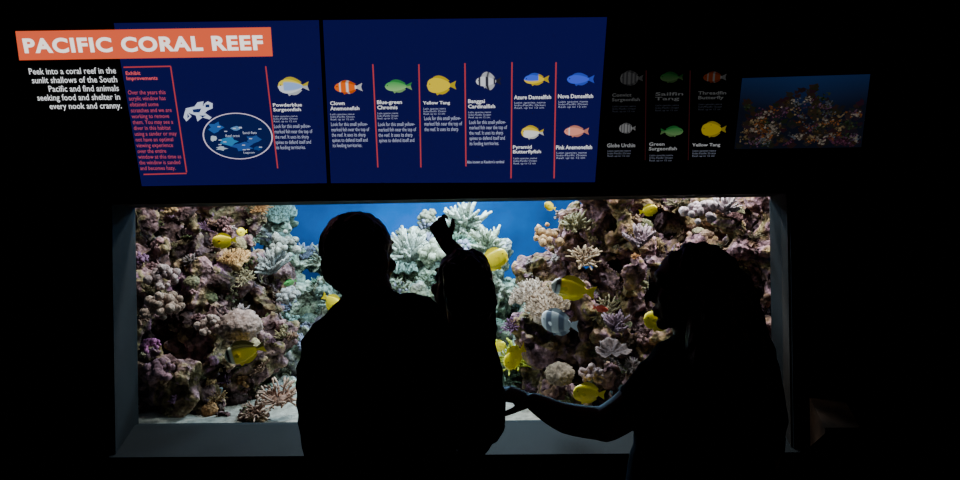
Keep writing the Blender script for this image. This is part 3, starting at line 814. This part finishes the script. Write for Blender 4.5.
# ---- man
YM = -1.15
def m(px, py, dy=0): return W(px, py, YM + dy)
man = empty("man")
B = Body()
km = 1.06
Mh = Rm(-28, 3, 3); hc = m(360, 257, .03)
p = B.head(hc, km, Mh)
B.ell(p(0, -.018, .034), (.083 * km, .101 * km, .084 * km), 'hair', Mh)
B.ell(p(0, -.052, -.025), (.070 * km, .055 * km, .062 * km), 'hair', Mh)
B.tube([hc + Vector((0, -.01, -.04)), m(367, 292, -.01), m(370, 318, -.03)], [.064, .068, .080], 'skin')
B.tube([m(352, 308, -.03), m(372, 300, -.055), m(392, 304, -.03)], [.035, .035, .035], 'top')
B.loft(secs(m, [(370, 298, 26, .05, -.02, YM), (370, 308, 40, .07, -.02, YM), (370, 322, 54, .095, -.015, YM), (371, 345, 68, .118, -.01, YM), (374, 385, 71, .125, 0, YM), (382, 430, 68, .12, .0, YM),
                (390, 470, 70, .122, .0, YM), (393, 500, 71, .125, .0, YM)]), 'top')
hx = m(393, 500).x
B.loft([(hx, YM, 1.02, .178, .118), (hx, YM - .01, .94, .185, .125), (hx, YM - .01, .86, .17, .115), (hx, YM, .80, .12, .09)], 'pants')
for q in (-1, 1):
    B.tube([(hx + q * .09, YM, .88), (hx + q * .105, YM + .01, .70), (hx + q * .115, YM + .02, .50), (hx + q * .12, YM, .30), (hx + q * .125, YM - .01, .07)], [.098, .088, .070, .066, .058], 'pants')
    B.tube([(hx + q * .125, YM - .06, .048), (hx + q * .13, YM + .04, .045), (hx + q * .15, YM + .17, .04)], [.044, .044, .040], 'shoe', flat=.85, nrm=(0, 0, 1))
sh = m(326, 352, 0); el = m(324, 452, -.02); wr_ = m(392, 440, .24)
B.tube([m(342, 333, -.01), sh, m(321, 400, -.02), el], [.058, .070, .062, .052], 'top')
B.tube([el, m(352, 456, .13), wr_], [.052, .045, .034], 'top')
B.hand(wr_, (.85, .35, .1), (.1, -.2, 1), 1.0, (.35, .4, .45, .5), side=-1)
sh = m(420, 326, .0); el = m(460, 430, -.10); wr_ = m(485, 428, .14)
B.tube([m(396, 320, -.01), sh, m(442, 385, -.07), el], [.064, .075, .060, .050], 'top')
B.tube([el, m(484, 428, .0), wr_], [.050, .045, .034], 'top')
B.hand(wr_, (-.1, 1, .1), (-.9, 0, .5), 1.0, (.45, .5, .5, .55), side=1)
B.finish("body", .0045, outfit("man", (.012, .012, .015), (.012, .015, .025)), ORD, man, wr=.007, hairamp=.005, seed=1)

# ---- girl held on his arm
YC = -1.08
def g(px, py, dy=0): return W(px, py, YC + dy)
girl = empty("child")
B = Body(); kg = .86
Mg = Rm(40, 12, 0); hc = g(460, 286, .03)
p = B.head(hc, kg, Mg)
B.ell(p(0, -.024, .038), (.084 * kg, .098 * kg, .086 * kg), 'hair', Mg)
B.ell(p(0, -.06, -.02), (.076 * kg, .056 * kg, .070 * kg), 'hair', Mg)
B.tube([g(470, 266, -.03), g(484, 284, -.04), g(489, 302, -.04), g(486, 320, -.04)], [.022, .026, .023, .009], 'hair')
B.tube([g(452, 270, -.06), g(452, 294, -.06), g(455, 314, -.05)], [.022, .026, .010], 'hair')
B.tube([g(466, 290, -.06), g(470, 312, -.06), g(470, 328, -.05)], [.028, .030, .010], 'hair')
B.tube([g(459, 298, .01), g(462, 325, -.01)], [.036, .042], 'skin')
B.loft(secs(g, [(463, 322, 14, .035, 0, YC), (464, 329, 26, .055, 0, YC), (466, 344, 30, .068, 0, YC), (469, 370, 33, .072, 0, YC), (471, 400, 34, .08, 0, YC), (472, 425, 33, .085, .01, YC), (472, 438, 22, .06, .02, YC)]), 'top')
wr_ = g(446, 243, .10)
B.tube([g(484, 340, 0), g(485, 312, .05), g(477, 284, .09)], [.034, .030, .027], 'top')
B.tube([g(477, 284, .09), g(463, 261, .10), wr_], [.027, .027, .022], 'skin')
B.hand(wr_, (-.46, .15, 1), (.25, 1, .1), .70, (.85, 1.35, 1.4, 1.4), side=-1, thumb=.7, splay=.02)
B.tube([g(441, 338, 0), g(426, 350, .09), g(412, 345, .14)], [.034, .030, .026], 'top')
B.tube([g(412, 345, .14), g(400, 330, .14), g(392, 320, .11)], [.026, .022, .018], 'skin')
B.hand(g(392, 320, .11), (-.8, -.4, .3), (-.1, -.6, -.6), .60, (.3, .3, .35, .4), side=-1)
B.tube([g(484, 420, .02), g(487, 424, .12), g(486, 430, .20)], [.054, .050, .040], 'pants')
B.tube([g(486, 430, .20), g(466, 458, .24), g(448, 490, .24)], [.042, .036, .027], 'pants')
B.tube([g(448, 493, .22), g(446, 499, .28), g(444, 503, .33)], [.028, .030, .025], 'shoe')
B.tube([g(460, 420, .02), g(445, 424, .15), g(436, 432, .22)], [.056, .052, .042], 'pants')
B.tube([g(436, 432, .22), g(432, 468, .25), g(426, 500, .22)], [.042, .038, .027], 'pants')
B.tube([g(426, 503, .20), g(425, 509, .26), g(424, 513, .31)], [.028, .030, .025], 'shoe')
B.finish("body", .0035, outfit("child", (.016, .012, .016), (.015, .015, .025)), ORD, girl, wr=.004, hairamp=.009, seed=4)

# ---- woman
YW = -1.2
def w(px, py, dy=0): return W(px, py, YW + dy)
woman = empty("woman")
B = Body()
Mw = Rm(80, 0, 0); hc = w(690, 287, 0); kw = .96
p = B.head(hc, kw, Mw)
pw = p
B.ell(p(0, -.026, .036), (.084 * kw, .094 * kw, .084 * kw), 'hair', Mw)
B.ell(p(0, -.066, -.02), (.080 * kw, .060 * kw, .080 * kw), 'hair', Mw)
B.tube([p(0, .0, -.06), w(692, 330, .0), w(700, 352, 0)], [.048, .050, .070], 'skin')
B.tube([w(714, 276, 0), w(728, 296, -.03), w(738, 328, -.05), w(750, 360, -.07), w(758, 398, -.08)], [.060, .068, .070, .066, .02], 'hair', flat=.8)
B.tube([w(706, 272, -.03), w(720, 300, -.07), w(726, 345, -.10), w(732, 385, -.12), w(736, 412, -.12)], [.05, .062, .070, .058, .02], 'hair')
B.tube([w(738, 305, 0), w(748, 335, -.02), w(762, 362, -.03), w(770, 385, -.04)], [.038, .040, .040, .012], 'hair')
B.tube([w(706, 300, -.06), w(704, 330, -.08), w(706, 365, -.11), w(710, 392, -.12)], [.036, .044, .044, .015], 'hair')
B.tube([w(715, 296, .05), w(728, 330, .05), w(740, 370, .05)], [.05, .055, .03], 'hair')
B.tube([w(706, 318, .0), w(700, 342, .0), w(706, 365, 0)], [.045, .055, .05], 'hair')
B.loft(secs(w, [(700, 333, 22, .05, 0, YW), (702, 344, 42, .07, 0, YW), (706, 357, 56, .09, 0, YW), (708, 380, 64, .105, .005, YW), (706, 410, 66, .115, .02, YW), (702, 440, 67, .115, .02, YW), (700, 480, 73, .12, .01, YW), (700, 515, 76, .13, 0, YW)]), 'top')
hx = w(700, 500).x
B.loft([(hx, YW, .96, .196, .13), (hx, YW - .01, .88, .195, .135), (hx, YW - .01, .80, .175, .12), (hx, YW, .74, .12, .09)], 'pants')
for q in (-1, 1):
    B.tube([(hx + q * .09, YW, .82), (hx + q * .095, YW + .01, .66), (hx + q * .10, YW + .02, .47), (hx + q * .10, YW, .28), (hx + q * .105, YW - .01, .07)], [.100, .088, .066, .062, .050], 'pants')
    B.tube([(hx + q * .105, YW - .05, .044), (hx + q * .11, YW + .04, .042), (hx + q * .125, YW + .15, .036)], [.040, .040, .035], 'shoe', flat=.85, nrm=(0, 0, 1))
el = w(606, 424, .04); wr_ = w(534, 402, .10)
B.tube([w(686, 362, 0), w(668, 373, .01), w(645, 394, .02)], [.062, .064, .060], 'top')
B.tube([w(660, 378, .01), w(630, 408, .03), el], [.058, .052, .048], 'skin')
B.tube([el, w(566, 418, .07), wr_], [.046, .042, .026], 'skin')
B.hand(wr_, (-.95, .1, .32), (.25, .35, -.8), .85, (.2, .25, .3, .4), side=1, splay=.10)
B.tube([w(752, 362, 0), w(764, 395, -.01), w(766, 440, .02)], [.058, .055, .050], 'top')
B.tube([w(766, 440, .02), w(758, 478, .10), w(745, 500, .18)], [.048, .042, .027], 'skin')
B.hand(w(745, 500, .18), (-.5, .8, -.2), (-.6, -.2, -.5), .9, (.35, .4, .45, .5), side=-1)
B.finish("body", .0045, outfit("woman", (.018, .022, .045), (.012, .012, .02)), ORD, woman, wr=.006, hairamp=.010, seed=7)
M_gl = mat("glasses_frame", (.01, .01, .01), .3, .5)
GV = []; GF = []
def gt(P, r):
    v, f = cone_tube([Vector(x) for x in P], [r] * len(P), 6); b = len(GV); GV.extend(v); GF.extend([tuple(i + b for i in q) for q in f])
for q in (-1, 1):
    gt([pw(q * .033 + .024 * math.cos(a * .3307), .106, .010 + .019 * math.sin(a * .3307)) for a in range(20)], .0024)
    gt([pw(q * .057, .105, .015), pw(q * .076, .094, .015), pw(q * .084, .04, .012), pw(q * .086, -.01, .008), pw(q * .084, -.03, -.012)], .0024)
gt([pw(-.010, .106, .014), pw(0, .112, .018), pw(.010, .106, .014)], .002)
mk("glasses", GV, GF, M_gl, woman, smooth=True)

# ------------------------------------------------------------------ low reading rail at right
rail = empty("label_rail")
M_br = mat("rail_brown_print", (.024, .012, .007), .7, .1, var=(12, .5))
a0 = xr + .075; a1 = W(846, 400, -.06).x
zr = W(783, 394, -.02).z; zf = W(800, 428, -.2).z
mk("rail_top", [(a0, -.20, zf), (a1, -.20, zf), (a1, -.002, zr), (a0, -.002, zr), (a0, -.20, zf - .02), (a1, -.20, zf - .02), (a1, -.002, zf - .12), (a0, -.002, zf - .12)],
   [(0, 1, 2, 3), (7, 6, 5, 4), (0, 4, 5, 1), (1, 5, 6, 2), (2, 6, 7, 3), (3, 7, 4, 0)], M_br, rail)

l = bpy.data.lights.new("added_fill", 'AREA'); l.size = .4; l.energy = 1.6; l.color = (1, .8, .65)  # added dim warm fill for clothes and wall, no fitting modelled
lo = bpy.data.objects.new("added_fill", l); link(lo); lo.location = (3.2, -3.6, 3.1)
wd = bpy.data.worlds.new("world"); sc.world = wd; wd.use_nodes = True
wd.node_tree.nodes["Background"].inputs[0].default_value = (0, 0, 0, 1)
